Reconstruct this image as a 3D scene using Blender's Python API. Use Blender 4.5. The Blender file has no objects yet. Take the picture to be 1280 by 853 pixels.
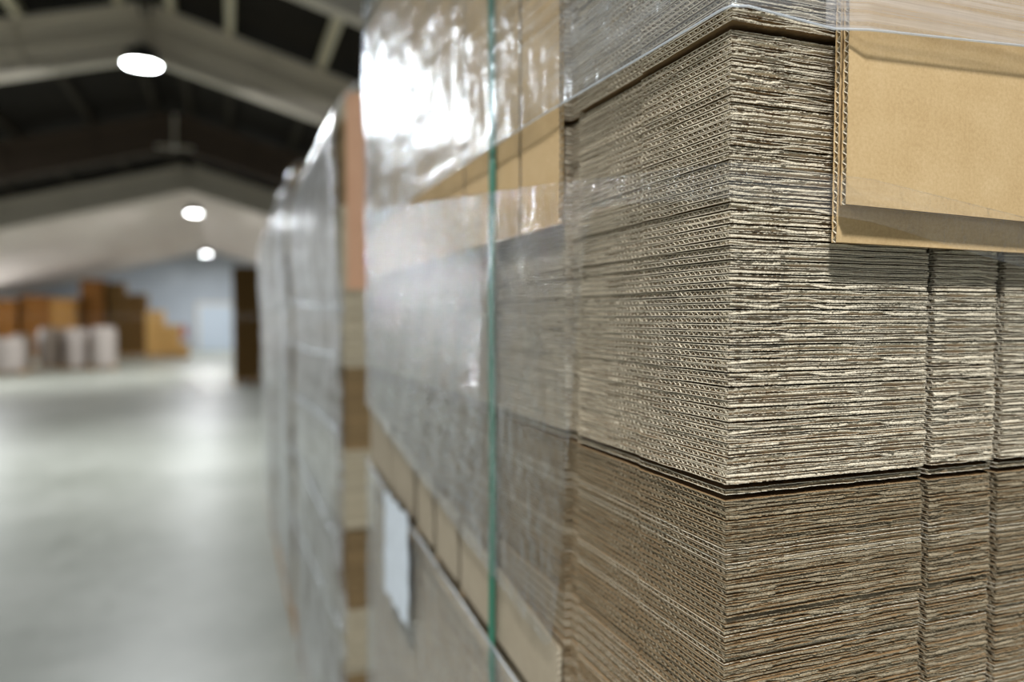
import bpy, math, random
import numpy as np
from mathutils import Vector, Matrix, Euler

R = math.radians
SC = bpy.context.scene
COL = SC.collection
EYE = 1.57

# ------------------------------------------------------------------ camera
cd = bpy.data.cameras.new('camera')
cam = bpy.data.objects.new('camera', cd); COL.objects.link(cam)
cam.location = (0, 0, EYE)
cam.rotation_euler = (R(90 - 1.87), 0, R(-20.78))
cd.sensor_width = 36; cd.lens = 26.24
cd.clip_start = .01; cd.clip_end = 200
cd.dof.use_dof = True; cd.dof.focus_distance = .485; cd.dof.aperture_fstop = 2.7
SC.camera = cam

# ------------------------------------------------------------------ world, exposure
w = bpy.data.worlds.new('world'); SC.world = w; w.use_nodes = True
w.node_tree.nodes['Background'].inputs[0].default_value = (.80, .90, 1.0, 1)
w.node_tree.nodes['Background'].inputs[1].default_value = .7
SC.view_settings.view_transform = 'Standard'
SC.view_settings.look = 'None'
SC.view_settings.gamma = 1
SC.view_settings.use_curve_mapping = False
SC.view_settings.exposure = 0.0
LAMP_W = 230
FILL_W = 120
SC.cycles.max_bounces = 8
SC.cycles.transparent_max_bounces = 16
SC.cycles.diffuse_bounces = 3
SC.cycles.glossy_bounces = 3
SC.cycles.caustics_reflective = False
SC.cycles.caustics_refractive = False
SC.cycles.sample_clamp_indirect = 6
try: SC.cycles.use_denoising = True
except Exception: pass

# ------------------------------------------------------------------ materials
def srgb(r, g, b):
    f = lambda c: (c/255/12.92) if c/255 <= .04045 else ((c/255+.055)/1.055)**2.4
    return (f(r), f(g), f(b), 1)

class NT:
    def __init__(s, name):
        s.m = bpy.data.materials.new(name); s.m.use_nodes = True
        s.t = s.m.node_tree; s.t.nodes.clear()
        s.out = s.n('ShaderNodeOutputMaterial')
    def n(s, t, **k):
        nd = s.t.nodes.new(t)
        for a, b in k.items():
            if a.startswith('i_'):
                nd.inputs[a[2:].replace('_', ' ')].default_value = b
            else: setattr(nd, a, b)
        return nd
    def l(s, a, b): s.t.links.new(a, b)
    def coord(s, scale=(1,1,1), kind='Object'):
        c = s.n('ShaderNodeTexCoord'); mp = s.n('ShaderNodeMapping')
        mp.inputs['Scale'].default_value = scale
        s.l(c.outputs[kind], mp.inputs['Vector']); return mp.outputs[0]
    def noise(s, vec, scale, detail=4, rough=.6):
        nz = s.n('ShaderNodeTexNoise'); nz.inputs['Scale'].default_value = scale
        nz.inputs['Detail'].default_value = detail; nz.inputs['Roughness'].default_value = rough
        s.l(vec, nz.inputs['Vector']); return nz.outputs['Fac']
    def ramp(s, fac, stops):
        r = s.n('ShaderNodeValToRGB'); e = r.color_ramp.elements
        while len(e) < len(stops): e.new(.5)
        for el, (p, c) in zip(e, stops): el.position = p; el.color = c
        s.l(fac, r.inputs[0]); return r.outputs[0]
    def math(s, op, a, b=None, clamp=False):
        m = s.n('ShaderNodeMath', operation=op); m.use_clamp = clamp
        for i, v in enumerate((a, b)):
            if v is None: continue
            if isinstance(v, (int, float)): m.inputs[i].default_value = v
            else: s.l(v, m.inputs[i])
        return m.outputs[0]
    def bump(s, h, strength, dist):
        b = s.n('ShaderNodeBump'); b.inputs['Strength'].default_value = strength
        b.inputs['Distance'].default_value = dist; s.l(h, b.inputs['Height']); return b.outputs[0]

def two_tone(name, c1, c2, scale=40, stretch=(1,1,1), rough=.85, bump=0, bdist=.001, spec=.3, rand=0, coat=0, lo=.3, hi=.7, detail=4):
    t = NT(name); v = t.coord(stretch)
    f = t.noise(v, scale, detail)
    col = t.ramp(f, [(lo, c1), (hi, c2)])
    p = t.n('ShaderNodeBsdfPrincipled')
    if rand:
        oi = t.n('ShaderNodeObjectInfo')
        h = t.n('ShaderNodeHueSaturation')
        t.l(t.math('ADD', t.math('MULTIPLY', oi.outputs['Random'], rand), 1 - rand/2), h.inputs['Value'])
        t.l(col, h.inputs['Color']); col = h.outputs[0]
    t.l(col, p.inputs['Base Color'])
    p.inputs['Roughness'].default_value = rough
    p.inputs['Specular IOR Level'].default_value = spec
    if bump: t.l(t.bump(t.noise(v, scale*1.7, 5), bump, bdist), p.inputs['Normal'])
    t.l(p.outputs[0], t.out.inputs[0]); return t.m

M = {}
# cut edges of board: grey recycled fibre
M['liner']  = two_tone('cut_liner_edge', srgb(190,176,150), srgb(236,224,200), 900, (1,1,2), .9, .5, .0004, rand=.22)
M['flute']  = two_tone('fluting_paper', srgb(184,170,144), srgb(230,218,194), 900, (1,1,1), .95, .4, .0004, rand=.2)
M['liner_b'] = two_tone('brown_liner_edge', srgb(124,110,86), srgb(176,161,132), 900, (1,1,2), .9, .5, .0004, rand=.22)
M['flute_b'] = two_tone('brown_fluting_paper', srgb(118,105,84), srgb(168,153,126), 900, (1,1,1), .95, .4, .0004, rand=.2)
M['liner_p'] = two_tone('pale_liner_edge', srgb(214,202,176), srgb(234,224,202), 900, (1,1,2), .9, .5, .0004, rand=.1)
M['side']   = two_tone('kraft_liner_side', srgb(120,94,62), srgb(144,114,78), 60, (1,1,1), .8)
M['core']   = two_tone('board_body', srgb(84,68,48), srgb(104,86,60), 60, (1,1,1), .95)
M['far_edge'] = two_tone('stacked_board_edge', srgb(150,138,116), srgb(196,184,158), 260, (.15,.15,2), .95, rand=.25)
M['far_edge_b'] = two_tone('stacked_brown_board_edge', srgb(112,90,60), srgb(150,126,90), 260, (.15,.15,2), .95, rand=.25)
# flat kraft face: mottled
def kraft(name, c1, c2, c3):
    t = NT(name); v = t.coord()
    f1 = t.noise(v, 420, 6, .7); f2 = t.noise(v, 26, 3)
    f = t.math('ADD', t.math('MULTIPLY', f1, .65), t.math('MULTIPLY', f2, .35))
    col = t.ramp(f, [(.33, c1), (.5, c2), (.68, c3)])
    p = t.n('ShaderNodeBsdfPrincipled'); t.l(col, p.inputs['Base Color'])
    p.inputs['Roughness'].default_value = .7; p.inputs['Specular IOR Level'].default_value = .25
    v2 = t.coord((.05,1,1)); 
    t.l(t.bump(t.noise(v2, 700, 3), .08, .0003), p.inputs['Normal'])
    t.l(p.outputs[0], t.out.inputs[0]); return t.m
M['kraft'] = kraft('kraft_board_face', srgb(184,152,106), srgb(198,167,121), srgb(210,181,137))
M['kraft_pale'] = kraft('pale_kraft_board_face', srgb(160,146,124), srgb(172,158,136), srgb(184,170,148))
M['kraft_far'] = kraft('brown_kraft_board_face', srgb(178,136,106), srgb(188,146,116), srgb(196,156,126))

def film(name, haze=.10, gloss_rough=.17, streak=.25, bump=.5, tint=(.93,.96,1,1), power=4, stretch=(1,1,1), vert=0, f0=.07, pucker=.22, fold=.0, gtint=(.86,.94,1,1), vs=14, hs=60):
    t = NT(name)
    uv = t.coord(stretch, 'UV')
    st = t.noise(uv, 1.0, 6, .7)                       # long gathered streaks along the wrap
    obj = t.coord((1,1,1), 'Object')
    lw = t.n('ShaderNodeLayerWeight'); lw.inputs['Blend'].default_value = .5
    # bump: broad folds plus fine puckers
    b1 = t.noise(obj, 9, 3); b2 = t.noise(t.coord((hs,hs,vs), 'Object'), 1.0, 4); 
    hgt = t.math('ADD', t.math('MULTIPLY', b1, 1.0), t.math('MULTIPLY', b2, pucker))
    b4 = t.noise(t.coord((5,5,22), 'Object'), 1.0, 2)
    hgt = t.math('ADD', hgt, t.math('MULTIPLY', b4, fold))
    hgt = t.math('ADD', hgt, t.math('MULTIPLY', st, .10))
    nrm = t.bump(hgt, bump, .02)
    t.l(nrm, lw.inputs['Normal'])
    fz = t.math('POWER', lw.outputs['Facing'], power)
    # Facing is 1-|cos| with blend .5
    ref = t.math('ADD', t.math('MULTIPLY', fz, .93), f0, True)
    g = t.n('ShaderNodeBsdfGlossy'); g.inputs['Color'].default_value = gtint
    g.inputs['Roughness'].default_value = gloss_rough; t.l(nrm, g.inputs['Normal'])
    d = t.n('ShaderNodeBsdfDiffuse'); d.inputs['Color'].default_value = tint
    d2 = t.n('ShaderNodeBsdfTranslucent'); d2.inputs['Color'].default_value = tint
    dm = t.n('ShaderNodeMixShader'); dm.inputs[0].default_value = .4
    t.l(d.outputs[0], dm.inputs[1]); t.l(d2.outputs[0], dm.inputs[2])
    tr = t.n('ShaderNodeBsdfTransparent'); tr.inputs['Color'].default_value = (.98,.985,.99,1)
    hz = t.math('ADD', t.math('MULTIPLY', t.math('SUBTRACT', st, .42, True), streak*4), haze, True)
    m1 = t.n('ShaderNodeMixShader'); t.l(hz, m1.inputs[0]); t.l(tr.outputs[0], m1.inputs[1]); t.l(dm.outputs[0], m1.inputs[2])
    m2 = t.n('ShaderNodeMixShader'); t.l(ref, m2.inputs[0]); t.l(m1.outputs[0], m2.inputs[1]); t.l(g.outputs[0], m2.inputs[2])
    t.l(m2.outputs[0], t.out.inputs[0]); return t.m
M['film_up']  = film('stretch_film_many_layers', .07, .21, .22, .50, stretch=(1.5,110,1), f0=.05, tint=(.80,.84,.88,1), power=5, fold=1.0)
M['film_puck'] = film('puckered_stretch_film', .02, .09, .05, .6, stretch=(1.5,60,1), f0=.06, pucker=1.5, hs=26, vs=85, power=4, gtint=(.93,.97,1,1))
M['film_near'] = film('stretch_film_gathered_layers', .20, .21, .45, .35, stretch=(1.5,110,1), f0=.05, tint=(.95,.92,.92,1))
M['film_mid'] = film('stretch_film', .015, .09, .05, .5, stretch=(1.5,60,1), f0=.015, pucker=.6, vs=42, power=5, gtint=(.93,.97,1,1))
M['film_far'] = film('stretch_film_cloudy', .10, .30, .40, .7, stretch=(1.5,14,1), f0=.07, power=6, gtint=(.95,.98,1,1))
M['film_hem'] = film('gathered_film_edge', .45, .2, .2, .3, stretch=(2,4,1), f0=.1)

def plain(name, c, rough=.6, metal=0, spec=.4, emit=0, ec=None):
    t = NT(name); p = t.n('ShaderNodeBsdfPrincipled')
    f = t.noise(t.coord(), 30, 3)
    c2 = tuple(min(1, x*1.12) for x in c[:3]) + (1,)
    t.l(t.ramp(f, [(.3, c), (.7, c2)]), p.inputs['Base Color'])
    p.inputs['Roughness'].default_value = rough; p.inputs['Metallic'].default_value = metal
    p.inputs['Specular IOR Level'].default_value = spec
    if emit:
        p.inputs['Emission Color'].default_value = ec or (1,1,1,1); p.inputs['Emission Strength'].default_value = emit
    t.l(p.outputs[0], t.out.inputs[0]); return t.m
M['strap'] = plain('green_polyester_strap', srgb(18,112,84), .35)
M['paper'] = plain('white_label_paper', srgb(225,232,240), .6)
M['wood'] = two_tone('pallet_wood', srgb(150,112,70), srgb(196,158,108), 14, (1,6,1), .8)
M['steel'] = plain('painted_grey_steel', srgb(224,214,198), .55)
M['steel_d'] = plain('shaded_frame_steel', srgb(84,70,58), .7)  # shade of the deep roof put into the frame's colour
M['purlin_d'] = plain('shaded_purlin', srgb(52,44,32), .8)  # far purlins coloured dark to stand for the unlit roof
M['steel_p'] = plain('painted_purlin_steel', srgb(226,216,190), .55)
M['roof_dark'] = two_tone('dark_roof_board', srgb(24,20,14), srgb(38,32,24), 3, (1,1,1), .9)
M['roof_white'] = two_tone('white_roof_lining', srgb(214,200,192), srgb(230,218,210), 1.2, (1,.2,1), .8)
M['wall_far'] = two_tone('grey_blue_wall_sheet', srgb(176,184,194), srgb(192,200,210), 1, (1,1,1), .7)
M['wall_side'] = two_tone('pale_wall_sheet', srgb(200,198,196), srgb(214,212,210), 1, (1,1,1), .7)
M['door'] = plain('pale_blue_door', srgb(200,212,226), .5)
M['lamp_body'] = plain('lamp_housing', srgb(70,72,75), .4, .6)
M['lens'] = plain('lamp_lens', (1,1,1,1), .4, emit=40, ec=(.93,.98,1,1))
M['pane'] = plain('frosted_daylit_pane', (.9,.95,1,1), .5, emit=8, ec=(.9,.96,1,1))
M['red'] = plain('red_enamel', srgb(190,60,50), .35)
M['black'] = plain('black_rubber', srgb(24,24,24), .5)
M['brown'] = two_tone('brown_carton_stack', srgb(104,66,26), srgb(150,100,46), 8, (1,1,12), .9)
M['brown_d'] = two_tone('dark_brown_carton_stack', srgb(84,62,30), srgb(122,92,50), 8, (1,1,12), .9)
M['brown_m'] = two_tone('mid_brown_carton_stack', srgb(140,98,48), srgb(184,138,78), 8, (1,1,10), .9)
M['tan'] = two_tone('light_tan_carton_stack', srgb(206,158,88), srgb(238,196,130), 8, (1,1,8), .9)
M['wrapped'] = two_tone('shrink_wrapped_bundle', srgb(172,160,152), srgb(212,202,196), 7, (3,3,.6), .35, .6, .02)
M['wrapped_d'] = two_tone('brown_wrapped_bundle', srgb(120,106,94), srgb(150,138,126), 7, (3,3,.6), .4, .6, .02)

def floor_mat():
    t = NT('polished_concrete'); v = t.coord()
    a = t.noise(v, .55, 5, .6); b = t.noise(v, 6, 6, .7)
    f = t.math('ADD', t.math('MULTIPLY', a, .7), t.math('MULTIPLY', b, .3))
    col = t.ramp(f, [(.35, srgb(138,141,131)), (.5, srgb(160,163,153)), (.65, srgb(178,180,171))])
    p = t.n('ShaderNodeBsdfPrincipled'); t.l(col, p.inputs['Base Color'])
    t.l(t.math('ADD', t.math('MULTIPLY', b, .25), .28), p.inputs['Roughness'])
    p.inputs['Specular IOR Level'].default_value = .5
    t.l(t.bump(b, .12, .01), p.inputs['Normal'])
    t.l(p.outputs[0], t.out.inputs[0]); return t.m
M['floor'] = floor_mat()

# ------------------------------------------------------------------ mesh helpers
class MB:
    def __init__(s): s.v = []; s.f = []; s.n = 0; s.m = []; s.uv = None
    def add(s, v, f, mi=0):
        v = np.asarray(v, float).reshape(-1, 3)
        s.v.append(v); f = np.asarray(f, int) + s.n
        s.f.extend(f.tolist()); s.m.extend([mi]*len(f)); s.n += len(v)
    def ribbon(s, P, mis):
        n, m, _ = P.shape
        i = np.arange(n*m).reshape(n, m); off = s.n
        s.v.append(P.reshape(-1, 3).astype(float)); s.n += n*m
        for c in range(m-1):
            f = np.stack([i[:-1, c], i[1:, c], i[1:, c+1], i[:-1, c+1]], -1) + off
            s.f.extend(f.tolist()); s.m.extend([mis[c]]*len(f))
    def grid(s, P, mi=0, closed=False):
        n, m, _ = P.shape
        i = np.arange(n*m).reshape(n, m)
        if closed: i = np.concatenate([i, i[:, :1]], 1)
        f = np.stack([i[:-1, :-1], i[1:, :-1], i[1:, 1:], i[:-1, 1:]], -1).reshape(-1, 4)
        s.add(P, f, mi)
    def box(s, x0, x1, y0, y1, z0, z1, mi=0, rot=None, at=(0,0,0)):
        v = np.array([[x, y, z] for z in (z0, z1) for y in (y0, y1) for x in (x0, x1)], float)
        if rot is not None: v = v @ np.array(rot.to_3x3()).T
        v = v + np.array(at)
        s.add(v, [[0,2,3,1],[4,5,7,6],[0,1,5,4],[2,6,7,3],[0,4,6,2],[1,3,7,5]], mi)
    def tube(s, pts, r, seg=8, mi=0):
        pts = np.asarray(pts, float); n = len(pts)
        P = np.zeros((n, seg, 3))
        for k in range(n):
            d = pts[min(k+1, n-1)] - pts[max(k-1, 0)]; d /= np.linalg.norm(d)
            a = np.cross(d, (0,0,1)); 
            if np.linalg.norm(a) < 1e-3: a = np.cross(d, (1,0,0))
            a /= np.linalg.norm(a); b = np.cross(d, a)
            rr = r[k] if hasattr(r, '__len__') else r
            for q in range(seg):
                t = 2*math.pi*q/seg; P[k, q] = pts[k] + rr*(math.cos(t)*a + math.sin(t)*b)
        s.grid(P, mi, True)
        s.add(P[0], [list(range(seg))[::-1]] , mi) if False else s.caps(P, mi)
    def caps(s, P, mi):
        for ring, rev in ((P[0], True), (P[-1], False)):
            k = len(ring); c = ring.mean(0)
            v = np.vstack([ring, c]); f = [[i, (i+1) % k, k, k] for i in range(k)]
            s.v.append(v)
            for a in f:
                t = [a[0]+s.n, a[1]+s.n, a[2]+s.n]; s.f.append(t[::-1] if rev else t); s.m.append(mi)
            s.n += len(v)
    def lathe(s, prof, seg=32, mi=0, at=(0,0,0)):
        P = np.zeros((len(prof), seg, 3))
        for k, (r, z) in enumerate(prof):
            for q in range(seg):
                t = 2*math.pi*q/seg; P[k, q] = (r*math.cos(t)+at[0], r*math.sin(t)+at[1], z+at[2])
        s.grid(P, mi, True)
    def mesh(s, name, mats, smooth=False):
        me = bpy.data.meshes.new(name)
        V = np.vstack(s.v); me.from_pydata(V.tolist(), [], s.f); 
        for m in (mats if isinstance(mats, (list, tuple)) else [mats]): me.materials.append(m)
        me.polygons.foreach_set('material_index', s.m)
        if smooth: me.polygons.foreach_set('use_smooth', [True]*len(me.polygons))
        me.update(); return me

def obj(name, mb, mats, parent=None, smooth=False, loc=None):
    me = mb if isinstance(mb, bpy.types.Mesh) else mb.mesh(name, mats, smooth)
    o = bpy.data.objects.new(name, me); COL.objects.link(o)
    if parent: o.parent = parent
    if loc: o.location = loc
    return o
def tag(o, label, cat, group=None, kind=None):
    if label: o['label'] = label
    if cat: o['category'] = cat
    if group: o['group'] = group
    if kind: o['kind'] = kind
    return o
def thing(name, label, cat, loc=(0,0,0), group=None):
    o = bpy.data.objects.new(name, None); COL.objects.link(o); o.location = loc
    o.empty_display_size = .05
    return tag(o, label, cat, group)
def struct(name, mb, mats, parent=None):
    o = obj(name, mb, mats, parent)
    if not parent: o['kind'] = 'structure'
    return o

# ================================================================== SETTING
RX = -.85            # ridge line
HALF = 7.6; SL = .28; RZ = 4.86; YF = 38.0; YB = -9.0
XL = RX - HALF; XR = RX + HALF; EZ = RZ - SL*HALF
b = MB(); b.box(XL-.3, XR+.3, YB-12, YF+.3, -.2, 0); struct('floor', b, M['floor'])
YW = 19.4            # where the white lining starts
def roof(mb, y0, y1, t0=0, t1=.12, seam=0, mi=0):
    for sx in (-1, 1):
        xe = RX + sx*(HALF+.3); ze = RZ - SL*(HALF+.3)
        v = [[RX, y0, RZ+t0],[xe, y0, ze+t0],[xe, y1, ze+t0],[RX, y1, RZ+t0],
             [RX, y0, RZ+t1],[xe, y0, ze+t1],[xe, y1, ze+t1],[RX, y1, RZ+t1]]
        mb.add(v, [[0,1,2,3],[7,6,5,4],[0,4,5,1],[1,5,6,2],[2,6,7,3],[3,7,4,0]], mi)
b = MB(); roof(b, YB, YF+.3, .42, .55); struct('ceiling', b, M['roof_dark'])
b = MB(); roof(b, YW, YF, -.22, -.17); o = struct('ceiling_lining', b, M['roof_white'])
# far wall with a gable, side walls
b = MB(); v = []
for y in (YF, YF+.2):
    v += [[XL-.2, y, 0],[XR+.2, y, 0],[XR+.2, y, EZ+.45],[RX, y, RZ+.5],[XL-.2, y, EZ+.45]]
V = np.array(v); mb_f = [[0,1,2,3,4],[9,8,7,6,5],[0,5,6,1],[1,6,7,2],[2,7,8,3],[3,8,9,4],[4,9,5,0]]
b.v.append(V); b.f.extend(mb_f); b.m.extend([0]*7); b.n = 10
for k in range(34):   # sheet ribs
    x = XL + .2 + k*.45; b.box(x, x+.05, YF-.03, YF, 0, EZ+.3)
struct('wall_far', b, M['wall_far'])
b = MB(); b.box(XL-.2, XL, YB, YF, 0, EZ+.4)
for k in range(40): b.box(XL, XL+.03, YB+1+k*1.15, YB+1.06+k*1.15, 0, EZ+.3)
struct('wall_left', b, M['wall_side'])
b = MB(); b.box(XR, XR+.2, YB, YF, 0, EZ+.4); struct('wall_right', b, M['wall_side'])
b = MB(); b.box(-1.3, .18, YF-.08, YF-.031, 0, 2.12); d = struct('door_1', b, M['door'])
b = MB()
for x0, x1, z0, z1 in ((-1.4,-1.3,0,2.22),(.18,.28,0,2.22),(-1.3,.18,2.12,2.22)): b.box(x0, x1, YF-.10, YF-.031, z0, z1)
obj('door_frame', b, M['steel'], d)
b = MB(); b.box(-.02,.1,YF-.14,YF-.08,1.0,1.04); obj('door_handle', b, M['black'], d)

# steel portal frames: an I-section rafter each side, meeting at the ridge, with legs at the walls
def portal(y, label, mat='steel'):
    t = thing('roof_frame', label, 'roof frame', (0, y, 0), None)
    D = .62; F = .16
    for sx in (-1, 1):
        mb = MB()
        ang = math.atan(SL)
        L = HALF/math.cos(ang)
        rot = Matrix.Rotation(sx*ang, 4, 'Y')
        for (z0, z1, hw) in ((-.32, -.27, F/2), (.24, .29, F/2), (-.27, .24, .012), (-.05, -.02, .05)):
            v0, v1 = (0, L) if sx > 0 else (-L, 0)
            mb.box(v0, v1, -hw, hw, z0, z1, 0, rot, (RX, 0, RZ))
        for k in range(1, 6):     # web stiffeners
            p = sx*L*k/6
            mb.box(p-.02, p+.02, -.07, .07, -.27, .24, 0, rot, (RX, 0, RZ))
        obj('rafter', mb, M[mat], t)
        mb = MB(); xx = RX + sx*(HALF-.12)
        mb.box(xx-.02, xx+.02, -.08, .08, 0, EZ-.1); mb.box(xx-.12, xx-.09, -.08, .08, 0, EZ-.2); mb.box(xx-.1, xx+.01, -.01, .01, 0, EZ-.15)
        obj('leg', mb, M['steel'], t)
    mb = MB(); mb.box(-.3,.3,-.09,.09,-.14,-.10,0,None,(RX,0,RZ-.2)); mb.box(-.02,.02,-.1,.1,-.32,.25,0,None,(RX,0,RZ))
    obj('ridge_plate', mb, M['steel'], t)
    return t
lab = {6.3:'grey steel roof frame nearest overhead, crossing the top of the view',
       9.6:'pale steel roof frame right behind the nearest hanging lamp',
       14.5:'dim steel roof frame deep in the dark roof, before the white lining',
       19.3:'steel roof frame at the front edge of the white roof lining',
       26.0:'steel roof frame under the white lining, behind the middle lamp'}
for y, l in lab.items():
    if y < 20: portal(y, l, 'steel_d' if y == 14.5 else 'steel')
# purlins sit on the rafters, one per bay and line, running along the hall
def purlin(x, y0, y1, label, group, mat):
    z = RZ - SL*abs(x-RX) + .30
    mb = MB(); mb.box(x-.045, x+.045, y0, y1, z, z+.02); mb.box(x-.012, x+.012, y0, y1, z+.02, z+.11); mb.box(x-.045, x+.045, y0, y1, z+.09, z+.115)
    o = obj('roof_purlin', mb, M[mat]); tag(o, label, 'purlin', group)
xs = [-6.4,-5.35,-4.3,-3.2,-2.1,-1.12,-.58,0.05,1.1,2.15,3.2,4.3]
for x in xs:
    side = 'left of' if x < RX else 'right of'
    purlin(x, 3.0, 9.68, 'light steel purlin under the near roof %s the ridge, before the nearest lamp' % side, 'light near purlins %s the ridge' % side, 'steel_p')
    purlin(x, 9.69, 19.3, 'purlin darkened as if unlit in the black roof %s the ridge, beyond the nearest lamp' % side, 'dark far purlins %s the ridge' % side, 'purlin_d')

# high bay lamps on the ridge line
def lamp(y, z, label, r=.185, x=RX, power=None):
    t = thing('high_bay_lamp', label, 'lamp', (x, y, z), None); rz = RZ - SL*abs(x-RX)
    mb = MB(); mb.lathe([(.001,.20),(.06,.20),(.07,.14),(.10,.12),(.17,.06),(r+.015,.03),(r+.02,0),(r,-.005)], 40)
    for k in range(16):
        a = 2*math.pi*k/16; mb.box(.07,.16,-.004,.004,.05,.15,0,Matrix.Rotation(a,4,'Z'))
    obj('housing', mb, M['lamp_body'], t)
    mb = MB(); mb.lathe([(.0005,-.012),(r*.5,-.011),(r*.97,-.006),(r,-.001)], 40); obj('lens', mb, M['lens'], t)
    mb = MB(); mb.tube([(0,0,.19),(0,0,rz+.28-z-(.5 if x == RX else .0))], .006, 6); mb.tube([(0,0,.18),(.02,0,.22),(0,0,.25)], .008, 6)
    obj('hanging_rod', mb, M['black'], t)
    ld = bpy.data.lights.new('lamp_light', 'AREA'); ld.shape = 'DISK'; ld.size = r*1.9; ld.energy = power or LAMP_W
    ld.color = (.95,.98,1.0)
    lo = bpy.data.objects.new('lamp_light', ld); COL.objects.link(lo); lo.parent = t; lo.location = (0,0,-.03)
    return t
lamp(9.1, 4.31, 'round high bay lamp hanging largest and highest in view, under the pale roof frame')
lamp(22.0, 4.36, 'round high bay lamp in the middle of the three lit lamps')
lamp(34.0, 4.20, 'smallest, lowest lit high bay lamp, before the far gable wall')
lamp(-1.3, 4.42, 'round high bay lamp over the near pallet, behind the camera', power=250)

lamp(-2.2, 3.25, 'unseen fill lamp added left over the aisle, behind the camera', x=-5.2, power=130)  # lamps off the ridge are added fill lights, out of view
lamp(9.1, 3.25, 'unseen fill lamp added left of the nearest lit lamp', x=-5.2, power=FILL_W)
lamp(19.5, 3.25, 'unseen fill lamp added left of the middle lamp', x=-5.2, power=FILL_W)
lamp(20.0, 3.25, 'unseen fill lamp added over the right side beyond the wrapped pallets', x=3.6, power=FILL_W)
lamp(31.0, 3.25, 'unseen fill lamp added over the far right corner before the gable wall', x=3.6, power=FILL_W)
# long frosted window high in the left wall
b = MB(); b.box(XL+.001, XL+.05, 24.8, 31.1, .95, 2.38); wd = struct('window_1', b, M['pane'])
b = MB()
for k in range(8): y = 24.75 + k*.9; b.box(XL+.001, XL+.09, y, y+.07, .9, 2.43)
for z in (.88, 1.64, 2.38): b.box(XL+.001, XL+.09, 24.75, 31.12, z, z+.06)
obj('window_frame', b, M['steel'], wd)
# red extinguisher on the far wall
t = thing('fire_extinguisher', 'small red fire extinguisher on the grey blue far wall beside the door', 'fire extinguisher', (-1.95, YF-.12, .62))
mb = MB(); mb.lathe([(.001,0),(.085,0),(.09,.03),(.09,.42),(.06,.5),(.025,.53),(.025,.56)], 24); obj('cylinder_body', mb, M['red'], t)
mb = MB(); mb.box(-.03,.03,-.06,.05,.56,.6); mb.tube([(0.03,0,.56),(.11,0,.45),(.11,0,.2)], .012); obj('valve', mb, M['black'], t)

# ================================================================== NEAR PALLET
AX, AY = .286, .380           # near left corner of the stacks
LY = 1.215; WX = .80
rng = np.random.default_rng(7)
def sm(n, step, amp):
    """smooth random curve of n samples, one knot every step samples"""
    k = max(4, int(n/step)+3); kn = rng.normal(0, amp, k)
    x = np.linspace(0, k-1.001, n); i = x.astype(int); f = x-i; f = f*f*(3-2*f)
    return kn[i]*(1-f) + kn[i+1]*f

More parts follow.
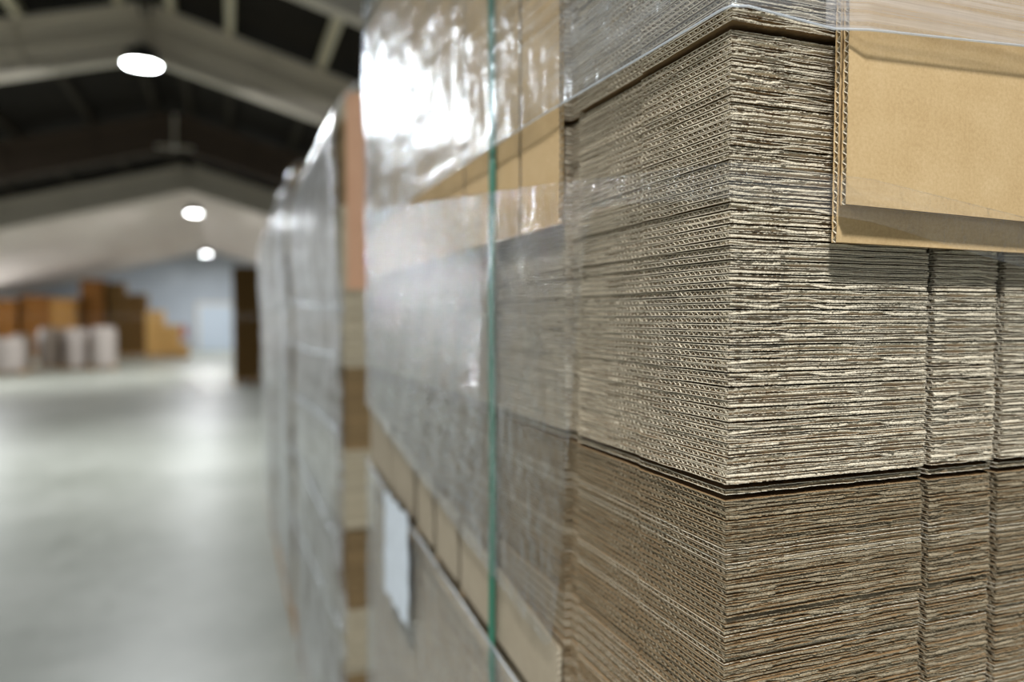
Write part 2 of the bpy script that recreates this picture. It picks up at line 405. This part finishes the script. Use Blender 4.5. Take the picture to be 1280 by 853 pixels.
TB = 3.42e-3    # board thickness
LT = .46e-3     # liner
WAVE = 5.7e-3
SLOTS = [(.1640,.1710),(.2315,.2400)]
CREASE = (.070, .0105)
def crease(y): return math.exp(-((y-CREASE[0])/CREASE[1])**4)
def board(seed, rough=1.0):
    """liners mesh, fluting mesh. local: corner at 0,0 ; +x along the near face, +y along the aisle face; z 0..TB"""
    rr = np.random.default_rng(seed); global rng; rng = rr
    L1 = MB(); F1 = MB()
    cr_t = rr.uniform(-.45, .15)*1e-3; cr_b = rr.uniform(-.45,.15)*1e-3
    ph = rr.uniform(0, 2*math.pi); 
    # samples along the aisle face (y) and the near face (x)
    ys = np.concatenate([np.arange(.0,.46,.0016), np.arange(.46,LY,.012), [LY]])
    segs = []; prev = 0
    for a_, b_ in SLOTS: segs.append((prev, a_)); prev = b_
    segs.append((prev, .36))
    lowz_y = sm(len(ys), 80, .12e-3); lowz_x0 = rr.normal(0,.12e-3)
    recess = np.array([.0085 if .2135 <= y <= .2415 else (.0020 if y > .1055 else 0) for y in ys])
    cz = np.array([crease(y) for y in ys])
    IN = .045
    for li, (za, zb, sgn) in enumerate(((0, LT, 1), (TB-LT, TB, -1))):
        dz = lowz_y + (cz*cr_b if sgn > 0 else -cz*cr_t)
        jx = rr.normal(0, .09e-3*rough, len(ys)) + sm(len(ys), 14, .14e-3*rough)
        x = recess + jx
        e = np.linspace(0, 1, len(ys))
        P = np.zeros((len(ys), 4, 3))
        P[:, 0] = np.c_[np.full(len(ys), IN), np.maximum(ys, 0), zb+dz]
        P[:, 1] = np.c_[x, ys, zb+dz]
        P[:, 2] = np.c_[x+rr.normal(0,.08e-3,len(ys)), ys, za+dz]
        P[:, 3] = np.c_[np.full(len(ys), IN), ys, za+dz]
        L1.ribbon(P, (2,0,2))
        for (a_, b_) in segs:
            n = max(6, int((b_-a_)/.0011)); xs_ = np.linspace(a_, b_, n)
            jy = rr.normal(0, .16e-3*rough, n) + sm(n, 7, .22e-3*rough)
            # occasional burr
            for _ in range(int(rr.poisson(n/45))):
                k = rr.integers(0, n); w_ = rr.integers(1, 4); jy[k:k+w_] -= rr.uniform(.3,.9)*1e-3*rough
            jz = rr.normal(0, .05e-3*rough, n) + sm(n, 9, .10e-3*rough) + lowz_y[0]
            if b_ > .3: sag = 0
            P = np.zeros((n, 4, 3))
            P[:, 0] = np.c_[xs_, np.full(n, IN), zb+jz]
            P[:, 1] = np.c_[xs_, jy, zb+jz]
            P[:, 2] = np.c_[xs_, jy+rr.normal(0,.1e-3,n), za+jz]
            P[:, 3] = np.c_[xs_, np.full(n, IN), za+jz]
            L1.ribbon(P, (2,0,2))
            for k in (0, n-1): L1.add(P[k], [[0,1,2,3]])
    # core that closes the board
    L1.box(IN-.004, WX, IN-.004, LY, LT, TB-LT, 1)
    L1.box(IN-.001, WX, IN-.001, LY-.0005, .05e-3, TB-.05e-3, 1)
    L1.box(.36, WX, 0, IN, .02e-3, TB-.02e-3, 1)
    # fluting, end on at the aisle face
    amp0 = (TB-2*LT)/2 - .10e-3; TH = .26e-3
    yf = np.concatenate([np.arange(.001,.46,WAVE/8), np.arange(.46,LY,WAVE/4)])
    czf = np.array([crease(y) for y in yf])
    rec = np.array([.0085 if .2135 <= y <= .2415 else (.0020 if y > .1055 else 0) for y in yf])
    lz = np.interp(yf, ys, lowz_y)
    amp = amp0*(1 - .25*czf); mid = TB/2 + czf*(cr_b-cr_t)/2 + lz
    th = 2*math.pi*yf/WAVE + ph + sm(len(yf), 40, .5)
    z = mid + amp*np.sin(th)*(1-.15*np.sin(th)**2)*1.1
    jx = rec + .1e-3 + rr.normal(0,.10e-3*rough,len(yf)) + sm(len(yf), 12, .14e-3*rough)
    P = np.zeros((len(yf), 4, 3)); O = np.full(len(yf), IN)
    P[:,0] = np.c_[O, yf, z+TH/2]; P[:,1] = np.c_[jx, yf, z+TH/2]; P[:,2] = np.c_[jx, yf, z-TH/2]; P[:,3] = np.c_[O, yf, z-TH/2]
    F1.grid(P)
    # fluting, cut lengthwise at the near face
    for (a_, b_) in segs:
        n = max(6, int((b_-a_)/.0013)); xs_ = np.linspace(a_, b_, n)
        drift = sm(n, 30, .9) + rr.uniform(0, 2*math.pi)
        jy = .1e-3 + rr.normal(0,.2e-3*rough,n) + sm(n, 6, .35e-3*rough)
        rows = []
        yy = np.linspace(0, .0086, 10)
        top = []; bot = []
        for k, y in enumerate(yy):
            zc = TB/2 + lowz_y[0] + amp0*np.sin(2*math.pi*y/WAVE + ph + drift)
            yk = (jy if k == 0 else np.full(n, y))
            top.append(np.c_[xs_, yk, zc+.42e-3]); bot.append(np.c_[xs_, yk, zc-.42e-3])
        P = np.stack(top[::-1] + bot, 1)
        F1.grid(P)
    return L1, F1

NV = 12
LIN = []; FLU = []
for k in range(NV):
    l_, f_ = board(100+k)
    LIN.append({}); FLU.append({})
    base_l = l_.mesh('board_panel', [M['liner'], M['core'], M['side']]); base_f = f_.mesh('fluting', [M['flute']])
    for key, ml, mf in (('grey', 'liner', 'flute'), ('brown', 'liner_b', 'flute_b'), ('pale', 'liner_p', 'flute_b')):
        a = base_l.copy(); a.materials[0] = M[ml]; LIN[k][key] = a
        c = base_f.copy(); c.materials[0] = M[mf]; FLU[k][key] = c

ORD = ['topmost','second','third','fourth','fifth','sixth','seventh','eighth','ninth','tenth','eleventh','twelfth','thirteenth','fourteenth','fifteenth',
 'sixteenth','seventeenth','eighteenth','nineteenth','twentieth','twenty-first','twenty-second','twenty-third','twenty-fourth','twenty-fifth',
 'twenty-sixth','twenty-seventh','twenty-eighth','twenty-ninth','thirtieth','thirty-first','thirty-second','thirty-third']
rc = random.Random(3)
PITCH = 4.35e-3
def tier(z_top, n, label, group, dx=0, dy=0, tone='grey', pale=0, tilt=(0,0), gap=0, fromtop=True, jitter=1.0, share=None):
    """n flattened cartons (two boards each), the stack's top at z_top (relative to the eye)"""
    for i in range(n):
        zz = EYE + z_top - (i+1)*2*PITCH - gap
        if share: lb = share
        elif fromtop: lb = label % ORD[i]
        else: lb = label % (['bottommost']+ORD[1:])[n-1-i]
        x = AX + dx + rc.gauss(0, .00035)*jitter; y = AY + dy + rc.gauss(0, .00045)*jitter
        c = thing('flattened_carton', lb, 'carton', (x, y, zz), group)
        c.rotation_euler = (tilt[0]+rc.gauss(0,.00012), tilt[1]+rc.gauss(0,.00015), rc.gauss(0,.0005))
        for q in range(2):
            k = rc.randrange(NV)
            tn = tone
            if pale and q == 1 and rc.random() < pale: tn = 'pale'
            p = obj('board_panel', LIN[k][tn], None, c)
            off = .10e-3 if q else .38e-3
            p.location = (rc.gauss(0,.00018), rc.gauss(0,.00025), q*PITCH + (PITCH-TB)/2*(1.0) + (gap if q and i == 0 else 0))
            f = obj('fluting', FLU[k][tn if tn != 'pale' else 'brown'], None, p)

tier(.1745+.003+.278+.278, 32, '', 'flattened cartons high up behind the stretch film', share='flattened carton in the high tier behind cloudy film, above the first filmed tier', dx=-.002, dy=-.002)
tier(.1775+.278, 32, '%s flattened carton of the tier just above the dark gap, under stretch film', 'flattened cartons of the filmed tier above the gap', dx=-.003, dy=-.0035, fromtop=False)
tier(.174, 32, '%s flattened carton from the top of the pale tier between the two gaps', 'flattened cartons of the pale middle tier', pale=.0)
tier(-.1068, 32, '%s flattened carton below the thin seam, in the browner lower tier', 'flattened cartons of the browner lower tier', dx=.0012, dy=.0025, tone='brown', pale=.35, gap=.0029)
tier(-.3885, 32, '', 'flattened cartons low on the near pallet', share='flattened carton behind film low on the near pallet, below the slanting strip', dx=.001, dy=.002)
tier(-.667, 32, '', 'flattened cartons lowest behind film on the near pallet', share='flattened carton behind film deep down the near pallet, behind and under the white label', dx=.001, dy=.001)

# --- hanging board panels (kraft) --------------------------------------------------
def slab(u0, u1, z0, z1, th, bow=0, topslope=0, seed=1, edge_side='u0'):
    """upright corrugated board: u along length, thickness in v, height z. z0/z1 numbers or functions of u.
    returns faces mesh (2 liners) and fluting mesh (waves along z, seen on its end edges)"""
    rr = np.random.default_rng(seed)
    f0 = z0 if callable(z0) else (lambda u: z0); f1 = z1 if callable(z1) else (lambda u: z1)
    L = MB(); F = MB(); nu = 40; nz = 120; lt = .0004
    us = np.linspace(u0, u1, nu)
    for (va, vb) in ((0, lt), (th-lt, th)):
        zz = np.linspace(0, 1, nz)
        for v_, flip in ((va, 0), (vb, 1)):
            P = np.zeros((nu, nz, 3))
            for i, u in enumerate(us):
                z_ = f0(u) + (f1(u)-f0(u))*zz
                P[i,:,0] = u + (rr.normal(0,.00012,nz) if i in (0, nu-1) else 0)
                P[i,:,1] = v_ + bow*math.sin((u-u0)*9)
                P[i,:,2] = z_
            L.grid(P)
            if flip == 0: A = P
            else: Bq = P
        for e in (0, -1): L.grid(np.stack([A[e], Bq[e]], 0))
        L.grid(np.stack([A[:,0], Bq[:,0]], 0)); L.grid(np.stack([A[:,-1], Bq[:,-1]], 0))
    # fluting, runs along u
    hmax = max(f1(u0)-f0(u0), f1(u1)-f0(u1)); n = int(hmax/.0062*8)
    zz = np.linspace(0, 1, n)
    for s_ in (-1, 1):
        P = np.zeros((2, n, 3))
        for i, u in enumerate((u0+.0002, u1-.0002)):
            z_ = f0(u) + (f1(u)-f0(u))*zz
            P[i,:,0] = u; P[i,:,2] = z_
            P[i,:,1] = th/2 + (th/2-lt-.0002)*np.sin(2*math.pi*z_/.0062) + s_*.00018 + bow*math.sin((u-u0)*9)
        F.grid(P)
        if s_ < 0: A = P
        else:
            for e in (0, 1): F.grid(np.stack([A[e], P[e]], 0))
    return L, F

# near face, inner and outer panels hanging over the tiers
def hanging(name, label, loc, rot, L, F, mat, group=None):
    t = thing(name, label, 'cardboard panel', loc, group); t.rotation_euler = rot
    obj('board_face', L, [mat], t); obj('fluting', F, [M['flute']], t)
    return t
L, F = slab(.3555, .90, .0, .50, .0042, 0, seed=3)
hanging('cardboard_sheet', 'tan cardboard panel hanging lower and behind the front panel on the near face', (0, .3655, EYE+.050), (0, R(.55), 0), L, F, M['kraft'])
L, F = slab(.0, .56, .0, .48, .0044, .0, seed=4)
hanging('cardboard_sheet', 'large tan cardboard panel in front, at the top corner of the near face', (.3520, .3548, EYE+.0685), (R(-.8), R(1.25), 0), L, F, M['kraft'])

# aisle face: three flaps hanging side by side with slots between (thickness toward -x)
def left_panel(y0, y1, z0, z1, label, mat, name='cardboard_flap', group=None, xo=.0, seed=5):
    L, F = slab(y0, y1, z0, z1, .004, 0, seed=seed)
    # slab frame (u,v,z) -> world (x = .276+v, y = u)
    for mb in (L, F):
        for i, a in enumerate(mb.v): mb.v[i] = np.c_[a[:,1], a[:,0], a[:,2]]
    t = thing(name, label, 'cardboard flap', (.2745+xo, 0, EYE), group)
    obj('board_face', L, [mat], t); obj('fluting', F, [M['flute']], t)
    return t
left_panel(.613, .7045, .083, .60, 'tan cardboard flap nearest the corner on the aisle face, right of the slot', M['kraft'], seed=6, xo=.003)
left_panel(.7115, .895, .083, .60, 'tan cardboard flap on the aisle face crossed by the green strap', M['kraft'], seed=7, xo=.003)
left_panel(.902, 1.585, .083, .60, 'long tan cardboard flap far along the aisle face under shining film', M['kraft'], seed=8, xo=.003)
# slanting strip lower down
top = lambda u: -.304 + (u-.634)*.126
bot = lambda u: -.374 + max(0, u-.66)*.075
segs_ = [(.618,.925,'long pale cardboard strip piece nearest the corner, low on the aisle face'),
         (.945,1.050,'cardboard strip piece between the first and second dark slots'),
         (1.074,1.168,'cardboard strip piece between the second and third dark slots'),
         (1.198,1.36,'cardboard strip piece beyond the third dark slot'),
         (1.38,1.585,'farthest cardboard strip piece at the far end of the aisle face')]
for i, (a, c, l) in enumerate(segs_):
    left_panel(a, c, bot, top, l, M['kraft_pale'], 'cardboard_strip', seed=20+i, xo=.005)

# green strap
mb = MB()
zs = np.linspace(EYE-1.40, EYE+.70, 60)
P = np.zeros((60, 4, 3))
for i, z in enumerate(zs):
    x = .2725 - (.0006*math.sin(z*17)); y0, y1 = .772, .790
    P[i] = [[x, y0, z],[x, y1, z],[x-.0008, y1, z],[x-.0008, y0, z]]
mb.grid(P, 0, True)
o = obj('green_strap', mb, [M['strap']]); tag(o, 'thin green plastic strap running straight down the aisle face of the near pallet', 'strap')

# white label sheet (crumpled paper)
mb = MB(); nu, nv = 24, 24
P = np.zeros((nu, nv, 3)); Q = np.zeros((nu, nv, 3))
for i in range(nu):
    for j in range(nv):
        u = 1.17 + .195*i/(nu-1); z = EYE - .505 + .185*j/(nv-1)
        wv = .0012*math.sin(i*.9+j*.3)*math.sin(j*.6)
        P[i,j] = (.2655-wv, u, z + .004*math.sin(i*.8)); Q[i,j] = P[i,j] + (-.0002,0,0)
mb.grid(P); mb.grid(Q[::-1])
o = obj('paper_label', mb, [M['paper']], None, True); tag(o, 'white paper label behind film low on the far end of the near pallet', 'label')

# --- stretch film -----------------------------------------------------------------
def wrap_path(kind):
    """points (x, y) from the back round the aisle face and the near corner to the near face"""
    pts = []
    for x in np.linspace(.75, .30, 8): pts.append((x, 1.612))
    for a in np.linspace(0, 90, 8): pts.append((.30 - .03*math.sin(R(a)), 1.582+.03*math.cos(R(a))))
    if kind == 'up':
        for y in np.arange(1.57, .63, -.006): pts.append((.2700 - .0012*math.sin((1.6-y)*3), y))
        for y in np.arange(.63, .385, -.006): pts.append((.2700 + (.63-y)/.245*.0082, y))
        pts += [(.2785,.380),(.2788,.376),(.2805,.3725)]
        for f in np.linspace(.06, 1, 16): pts.append((.2805 + .080*f, .3725 - .0245*f))
        for x in np.arange(.366, .80, .006): pts.append((x, .3478 - .002*min(1,(x-.366)*6)))
    else:
        for y in np.arange(1.57, .63, -.006): pts.append((.2700 - .0012*math.sin((1.6-y)*3), y))
        for y in np.arange(.63, .395, -.006): pts.append((.2700 + (.63-y)/.245*.0140, y))
        pts += [(.2842,.386),(.2846,.3805),(.287,.3782)]
        for f in np.linspace(.06, 1, 14): pts.append((.287 + .074*f, .3782 - .0295*f))
        for x in np.arange(.366, .80, .006): pts.append((x, .3475 - .003*min(1,(x-.366)*6)))
    return np.array(pts)
def fbm(u, v, seed, amp, fu, fv):
    rr = np.random.default_rng(seed); o = 0
    for k in range(6):
        a, b_, p = rr.normal(0, fu*(1+k*.7)), rr.normal(0, fv*(1+k*.7)), rr.uniform(0, 6.28)
        o = o + amp/(1+k*.6)*np.sin(a*u + b_*v + p)
    return o
def band(pts, ztop, zbot, mat, parent, seed, nz=40, amp=.0007, name='film_band', s_range=None):
    d = np.r_[0, np.cumsum(np.linalg.norm(np.diff(pts, axis=0), axis=1))]
    n = len(pts)
    tg = np.gradient(pts, axis=0); nm = np.c_[-tg[:,1], tg[:,0]]; nm /= np.linalg.norm(nm, axis=1)[:,None]
    # outward normal is away from the stack centre (.7, 1.0)
    c = np.array([.7, 1.0]); s_ = np.sign(((pts-c)*nm).sum(1)); nm *= s_[:,None]
    P = np.zeros((n, nz, 3)); UV = np.zeros((n, nz, 2))
    for i in range(n):
        zt, zb = ztop(*pts[i]), zbot(*pts[i])
        z = np.linspace(zb, zt, nz)
        off = fbm(d[i], z, seed, amp, 14, 10)
        off = np.maximum(off, -.0006)
        P[i,:,0] = pts[i,0] + nm[i,0]*off; P[i,:,1] = pts[i,1] + nm[i,1]*off; P[i,:,2] = EYE + z
        UV[i,:,0] = d[i]; UV[i,:,1] = z - (z[-1]*1.0)      # streaks run parallel to the upper edge
    if s_range:
        k = [i for i in range(n) if s_range(*pts[i])]; P = P[k]; UV = UV[k]; n = len(k)
    mb = MB(); mb.grid(P); me = mb.mesh(name, [mat], True)
    uvl = me.uv_layers.new(name='UVMap'); flat = UV.reshape(-1, 2)
    li = np.zeros(len(me.loops), int); me.loops.foreach_get('vertex_index', li)
    uvl.data.foreach_set('uv', flat[li].ravel())
    o = obj(name, me, None, parent); return o
def hem(pts, zf, r, parent, mat, flat=True):
    p = np.array([(x, y, EYE+zf(x, y)) for x, y in pts[::2]])
    c = np.array([.7, 1.0]); 
    mb = MB(); mb.tube(p, r, 6); o = obj('film_edge', mb, [mat], parent, True); return o

wrap = thing('stretch_wrap', 'clear shiny stretch film wrapped round the near pallet of flattened cartons', 'stretch film', (0,0,0))
pu = wrap_path('up'); pm = wrap_path('mid')
onl = lambda x, y: y > .375 and x < .33
ze_up = lambda x, y: .184 - max(0,(y-1.0))*.012 + ((-.012*min(1,max(0,(x-.29)/.05)) + max(0,(x-.36))*.05) if y < .5 else 0)
isn = lambda x, y: y < .356 and x > .34
band(pu, lambda x, y: .80, ze_up, M['film_up'], wrap, 1, 60, .0010, s_range=lambda x, y: not isn(x, y))
band(pu, lambda x, y: .80, ze_up, M['film_near'], wrap, 1, 60, .0010, s_range=lambda x, y: y < .3571 and x > .33)
hem(pu, ze_up, .0008, wrap, M['film_hem'])
def ze_mid(x, y):
    if y > .3785: return .093 + (y-.38)*.107
    return .093 - max(0, x-.287)*.13
def zb_mid(x, y):
    t_ = -.304 + (y-.634)*.126
    if y > .62: return t_
    if y > .3785:      # the film necks together towards the corner
        f = min(1, max(0, (y-.54)/.08)); f = f*f*(3-2*f); return (1-f)*(.072+(y-.38)*.10) + f*(-.30)
    return .072 - max(0, x-.287)*.19
band(pm, ze_mid, zb_mid, M['film_mid'], wrap, 2, 60, .0007, s_range=lambda x, y: y < .813)
band(pm, ze_mid, zb_mid, M['film_puck'], wrap, 2, 60, .0007, s_range=lambda x, y: y > .806)
hem(pm, ze_mid, .0004, wrap, M['film_mid'])
far_l = [i for i in range(len(pm)) if pm[i][1] > .66]
pl = pm[far_l]
band(pl, lambda x, y: bot(y) + .004, lambda x, y: -1.40, M['film_mid'], wrap, 3, 60, .0009)
hem(pl, lambda x, y: bot(y)-.001, .0014, wrap, M['film_hem'])

# ------------------------------------------------------------------ wooden pallets
def pallet(x0, y0, W, L, label):
    t = thing('wooden_pallet', label, 'pallet', (x0, y0, 0))
    for k in range(3):
        xk = (W-.1)*k/2
        mb = MB(); mb.box(xk, xk+.1, 0, L, 0, .022); obj('bottom_board', mb, [M['wood']], t)
        for j in range(3):
            yj = (L-.145)*j/2
            mb = MB(); mb.box(xk+.001, xk+.099, yj, yj+.145, .022, .1); obj('block', mb, [M['wood']], t)
    for j in range(3):
        yj = (L-.145)*j/2
        mb = MB(); mb.box(0, W, yj, yj+.145, .1, .122); obj('stringer_board', mb, [M['wood']], t)
    n = 9
    for j in range(n):
        yj = (L-.1)*j/(n-1)
        mb = MB(); mb.box(0, W, yj, yj+.1, .122, .144); obj('deck_board', mb, [M['wood']], t)
    return t
pallet(.286, .38, .8, 1.2, 'wooden pallet under the near stack of flattened cartons')
pallet(.286, 2.03, .9, 1.52, 'wooden pallet under the second wrapped stack')
pallet(.286, 3.74, .9, 1.55, 'wooden pallet under the third wrapped stack, one brown block showing at the aisle')
pallet(.286, 5.48, .9, 1.55, 'wooden pallet under the fourth wrapped stack')

# second pallet: cartons of simple boards, individually stacked
def simple_carton(x0, W, L, seed, h):
    rr = np.random.default_rng(seed); mb = MB()
    for q in range(2):
        mb.box(rr.normal(0,.001), W, rr.normal(0,.001), L, q*h/2+.0004, (q+1)*h/2-.0004)
    return mb
P2Y = 2.03
SCM = {}
for key, mname in (('light','far_edge'), ('dark','far_edge_b')):
    SCM[key] = [simple_carton(0, .88, 1.5, 50+k, .0087).mesh('flattened_carton', [M[mname]]) for k in range(4)]
z = .073; ti = 0
tiers2 = [(.073,-.137,'light','upper light tier'),(-.137,-.362,'dark','upper dark tier'),(-.362,-.577,'light','lower light tier'),(-.577,-.80,'dark','lower dark tier')]
for (za, zb, key, nm) in tiers2:
    n = int(round((za-zb)/.0087)); h = (za-zb)/n
    for i in range(n):
        o = obj('flattened_carton', SCM[key][i % 4], None)
        o.location = (.288+rc.gauss(0,.0015) + (.006 if key == 'dark' else 0), P2Y+rc.gauss(0,.0015)+(.006 if key == 'dark' else 0), EYE + za - (i+1)*h)
        tag(o, 'flattened carton in the %s of the second stack' % nm, 'carton', 'flattened cartons in the %s of the second stack' % nm)
# the remaining cartons, far beyond counting
mb = MB(); rr = np.random.default_rng(5)
def pile(x0, y0, W, L, z0, z1, ti_h=.22):
    n = int((z1-z0)/.0174); h = (z1-z0)/n; tix = 0
    for i in range(n):
        tix = int((i*h)/ti_h); mi = tix % 2
        mb.box(x0+rr.normal(0,.002)+.006*mi, x0+W, y0+rr.normal(0,.002)+.006*mi, y0+L, z0+i*h+.0006, z0+(i+1)*h-.0006, mi)
pile(.288, .384, .8, 1.19, .144, EYE-.9475)
pile(.288, 2.03, .88, 1.5, .144, EYE-.80)
pile(.288, 2.06, .88, 1.46, EYE+.074, EYE+.600)
pile(.288, 3.76, .88, 1.52, .144, EYE+.73)
pile(.288, 5.50, .88, 1.52, .144, EYE+.70)
o = obj('stacked_cartons', mb, [M['far_edge'], M['far_edge_b']]); tag(o, 'the many further flattened cartons stacked under film along the row of pallets', 'cartons', None, 'stuff')

# tan board standing on the near face, top of the second stack
mb = MB(); mb.box(0, .86, 0, .006, 0, .532); t = thing('cardboard_sheet', 'salmon brown cardboard sheet on the top front of the second stack', 'cardboard panel', (.300, P2Y+.012, EYE+.074))
obj('board_face', mb, [M['kraft_far']], t)
mb = MB(); mb.box(0,.86,-.0005,.0001,.527,.532); obj('top_edge', mb, [M['far_edge']], t)

# film on the farther stacks
def far_wrap(y0, L, ztop, zfilm_near, label, seed, bulge=.02, zlow=.015):
    t = thing('stretch_wrap', label, 'stretch film', (0,0,0))
    pts = []
    x0 = .288 - .006
    pts += [(x0+.60-.06*k, y0+L+.012) for k in range(10)]
    for y in np.linspace(y0+L, y0+.01, 60): pts.append((x0-.004, y))
    for a in np.linspace(0, 80, 6): pts.append((x0-.004+.012*(1-math.cos(R(a))), y0+.01-.014*math.sin(R(a))))
    pts = np.array(pts)
    d = np.r_[0, np.cumsum(np.linalg.norm(np.diff(pts, axis=0), axis=1))]
    nz = 90; n = len(pts); P = np.zeros((n, nz, 3)); UV = np.zeros((n, nz, 2))
    for i, (x, y) in enumerate(pts):
        z = np.linspace(zlow, EYE+ztop, nz)
        f = fbm(d[i], z, seed, .006, 5, 4) + fbm(d[i], z, seed+9, .0025, 16, 10)
        bul = bulge*np.clip(np.sin((z-EYE-.05)/(ztop-.05)*math.pi), 0, 1)*(z > EYE+.05)
        lean = np.clip((z-(EYE+ztop-.10))/.10, 0, 1)**2*.05
        P[i,:,0] = x - np.maximum(f, -.002) - bul + lean; P[i,:,1] = y; P[i,:,2] = z
        UV[i,:,0] = d[i]; UV[i,:,1] = z
    g = MB(); g.grid(P); me = g.mesh('film_band', [M['film_far']], True)
    uvl = me.uv_layers.new(name='UVMap'); flat = UV.reshape(-1,2); li = np.zeros(len(me.loops), int); me.loops.foreach_get('vertex_index', li)
    uvl.data.foreach_set('uv', flat[li].ravel())
    obj('film_band', me, None, t)
    # cover sheet of film laid over the top
    nx, ny = 14, 40; P = np.zeros((nx, ny, 3))
    for i in range(nx):
        for j in range(ny):
            P[i,j] = (x0+.04+.06*i*.9, y0+.0+L*j/(ny-1), EYE+ztop+.002+.006*math.sin(j*1.1+i)*math.sin(i*.8))
    g = MB(); g.grid(P); obj('film_cover', g, [M['film_far']], t, True)
    for zz in zfilm_near:
        p = [(x0-.009-.001*k%2, y, EYE+zz+.02*math.sin(y*2+zz*9)) for k, y in enumerate(np.linspace(y0, y0+L, 20))]
        g = MB(); g.tube(p, .0035, 6); obj('film_edge', g, [M['film_hem']], t, True)
    return t
far_wrap(2.03, 1.52, .625, (.05,-.10,-.33,-.60,-.85), 'cloudy stretch film on the aisle side of the second wrapped stack', 31)
far_wrap(3.76, 1.54, .75, (.05,-.33,-.85), 'cloudy stretch film on the aisle side of the third wrapped stack', 41, zlow=.13)
far_wrap(5.50, 1.54, .72, (.05,-.5), 'cloudy stretch film on the aisle side of the fourth wrapped stack', 51)

# ================================================================== BACKGROUND STACKS
def stack(x, y, W, D, H, mat, label, group=None, tiers=4, rot=0, wood=True, lean=0):
    t = thing('carton_stack', label, 'carton stack', (x, y, 0), group); t.rotation_euler = (0,0,rot)
    z0 = .144 if wood else 0
    if wood:
        mb = MB()
        for k in range(3): mb.box(-W/2+(W-.1)*k/2, -W/2+(W-.1)*k/2+.1, 0, D, 0, .1)
        for k in range(6): mb.box(-W/2, W/2, (D-.1)*k/5, (D-.1)*k/5+.1, .1, .144)
        obj('pallet_base', mb, [M['wood']], t)
    rr = random.Random(int(x*100+y*7)); h = (H-z0)/tiers
    for k in range(tiers):
        mb = MB(); n = 14
        for i in range(n):
            a, c = rr.gauss(0,.006), rr.gauss(0,.006)
            mb.box(-W/2+a+lean*k, W/2+a+lean*k, c, D+c, z0+k*h+i*h/n+.002, z0+k*h+(i+1)*h/n-.002)
        obj('bundle', mb, [mat], t)
    return t
def wrapped(x, y, W, D, H, mat, label):
    """a shrink wrapped bundle: rounded, wrinkled body on a low pallet"""
    t = thing('wrapped_bundle', label, 'wrapped bundle', (x, y, 0))
    mb = MB()
    for k in range(3): mb.box(-W/2+(W-.08)*k/2, -W/2+(W-.08)*k/2+.08, -D/2, D/2, 0, .1)
    obj('pallet_base', mb, [M['wood']], t)
    rr = random.Random(int(x*31)); n = 28; nz = 24; P = np.zeros((nz, n, 3))
    for i in range(nz):
        f = i/(nz-1); s = (1 if f < .93 else 1-(f-.93)*3.2)
        for q in range(n):
            a = 2*math.pi*q/n; cx, cy = math.cos(a), math.sin(a)
            k = 1/max(abs(cx), abs(cy), .78*(abs(cx)+abs(cy)))
            wv = 1 + .03*math.sin(q*2.3+i*.7) + .02*math.sin(i*1.3+q)
            P[i,q] = (cx*k*W/2*s*wv*(1+.05*math.sin(f*3.1)), cy*k*D/2*s*wv, .1+f*(H-.1))
    mb = MB(); mb.grid(P, 0, True); mb.caps(P, 0); obj('wrapped_body', mb, [mat], t, True)
    return t
wrapped(-3.50, 25.2, .64, .9, 1.27, M['wrapped'], 'palest wrapped bundle, at the end of the left row nearest the aisle')
wrapped(-4.25, 25.5, .62, .9, 1.22, M['wrapped'], 'pale grey wrapped bundle, second in the left row from the aisle end')
wrapped(-4.98, 25.8, .62, .9, 1.24, M['wrapped_d'], 'brownish wrapped bundle, third in the left row from the aisle end')
wrapped(-5.60, 25.2, .46, .9, 1.05, M['wrapped_d'], 'low dark wrapped bundle between the brownish bundle and the pale near one')
wrapped(-5.62, 23.9, .70, .8, .98, M['wrapped'], 'pale low wrapped bundle standing forward of the left row')
wrapped(-6.60, 24.6, .75, .9, 1.25, M['wrapped'], 'tall pale wrapped bundle at the left edge by the wall')
stack(-4.88, 32.4, .78, 1.0, 2.98, M['brown'], 'tallest orange brown carton stack behind the wrapped bundles', tiers=7)
stack(-4.12, 32.6, .62, 1.0, 2.90, M['brown_d'], 'narrow dark brown carton stack right of the tallest one', tiers=7)
stack(-5.75, 32.0, .85, 1.0, 2.25, M['brown_m'], 'lighter brown carton stack left of the tallest stack', tiers=5)
stack(-6.75, 32.3, .95, 1.0, 2.35, M['brown'], 'orange brown carton stack second from the left wall', tiers=5)
stack(-7.75+.12, 32.0, .70, 1.0, 2.2, M['brown'], 'orange brown carton stack touching the left wall', tiers=5)
stack(-3.35, 32.0, .75, 1.0, 2.45, M['brown_d'], 'broad dark carton stack right of the narrow dark stack', tiers=6)
stack(-2.62, 31.2, .62, .8, 1.80, M['tan'], 'light tan carton stack, tallest of the falling tan heap', tiers=4)
stack(-2.02, 31.0, .50, .8, 1.25, M['tan'], 'light tan carton stack in the middle of the falling tan heap', tiers=3)
stack(-1.58, 30.6, .30, .5, .55, M['tan'], 'lowest tan carton stack at the aisle end of the heap', tiers=2)
stack(.53, 18.1, .86, 1.2, 2.72, M['brown_d'], 'tall dark brown carton stack beyond the wrapped row, across the aisle', tiers=7)
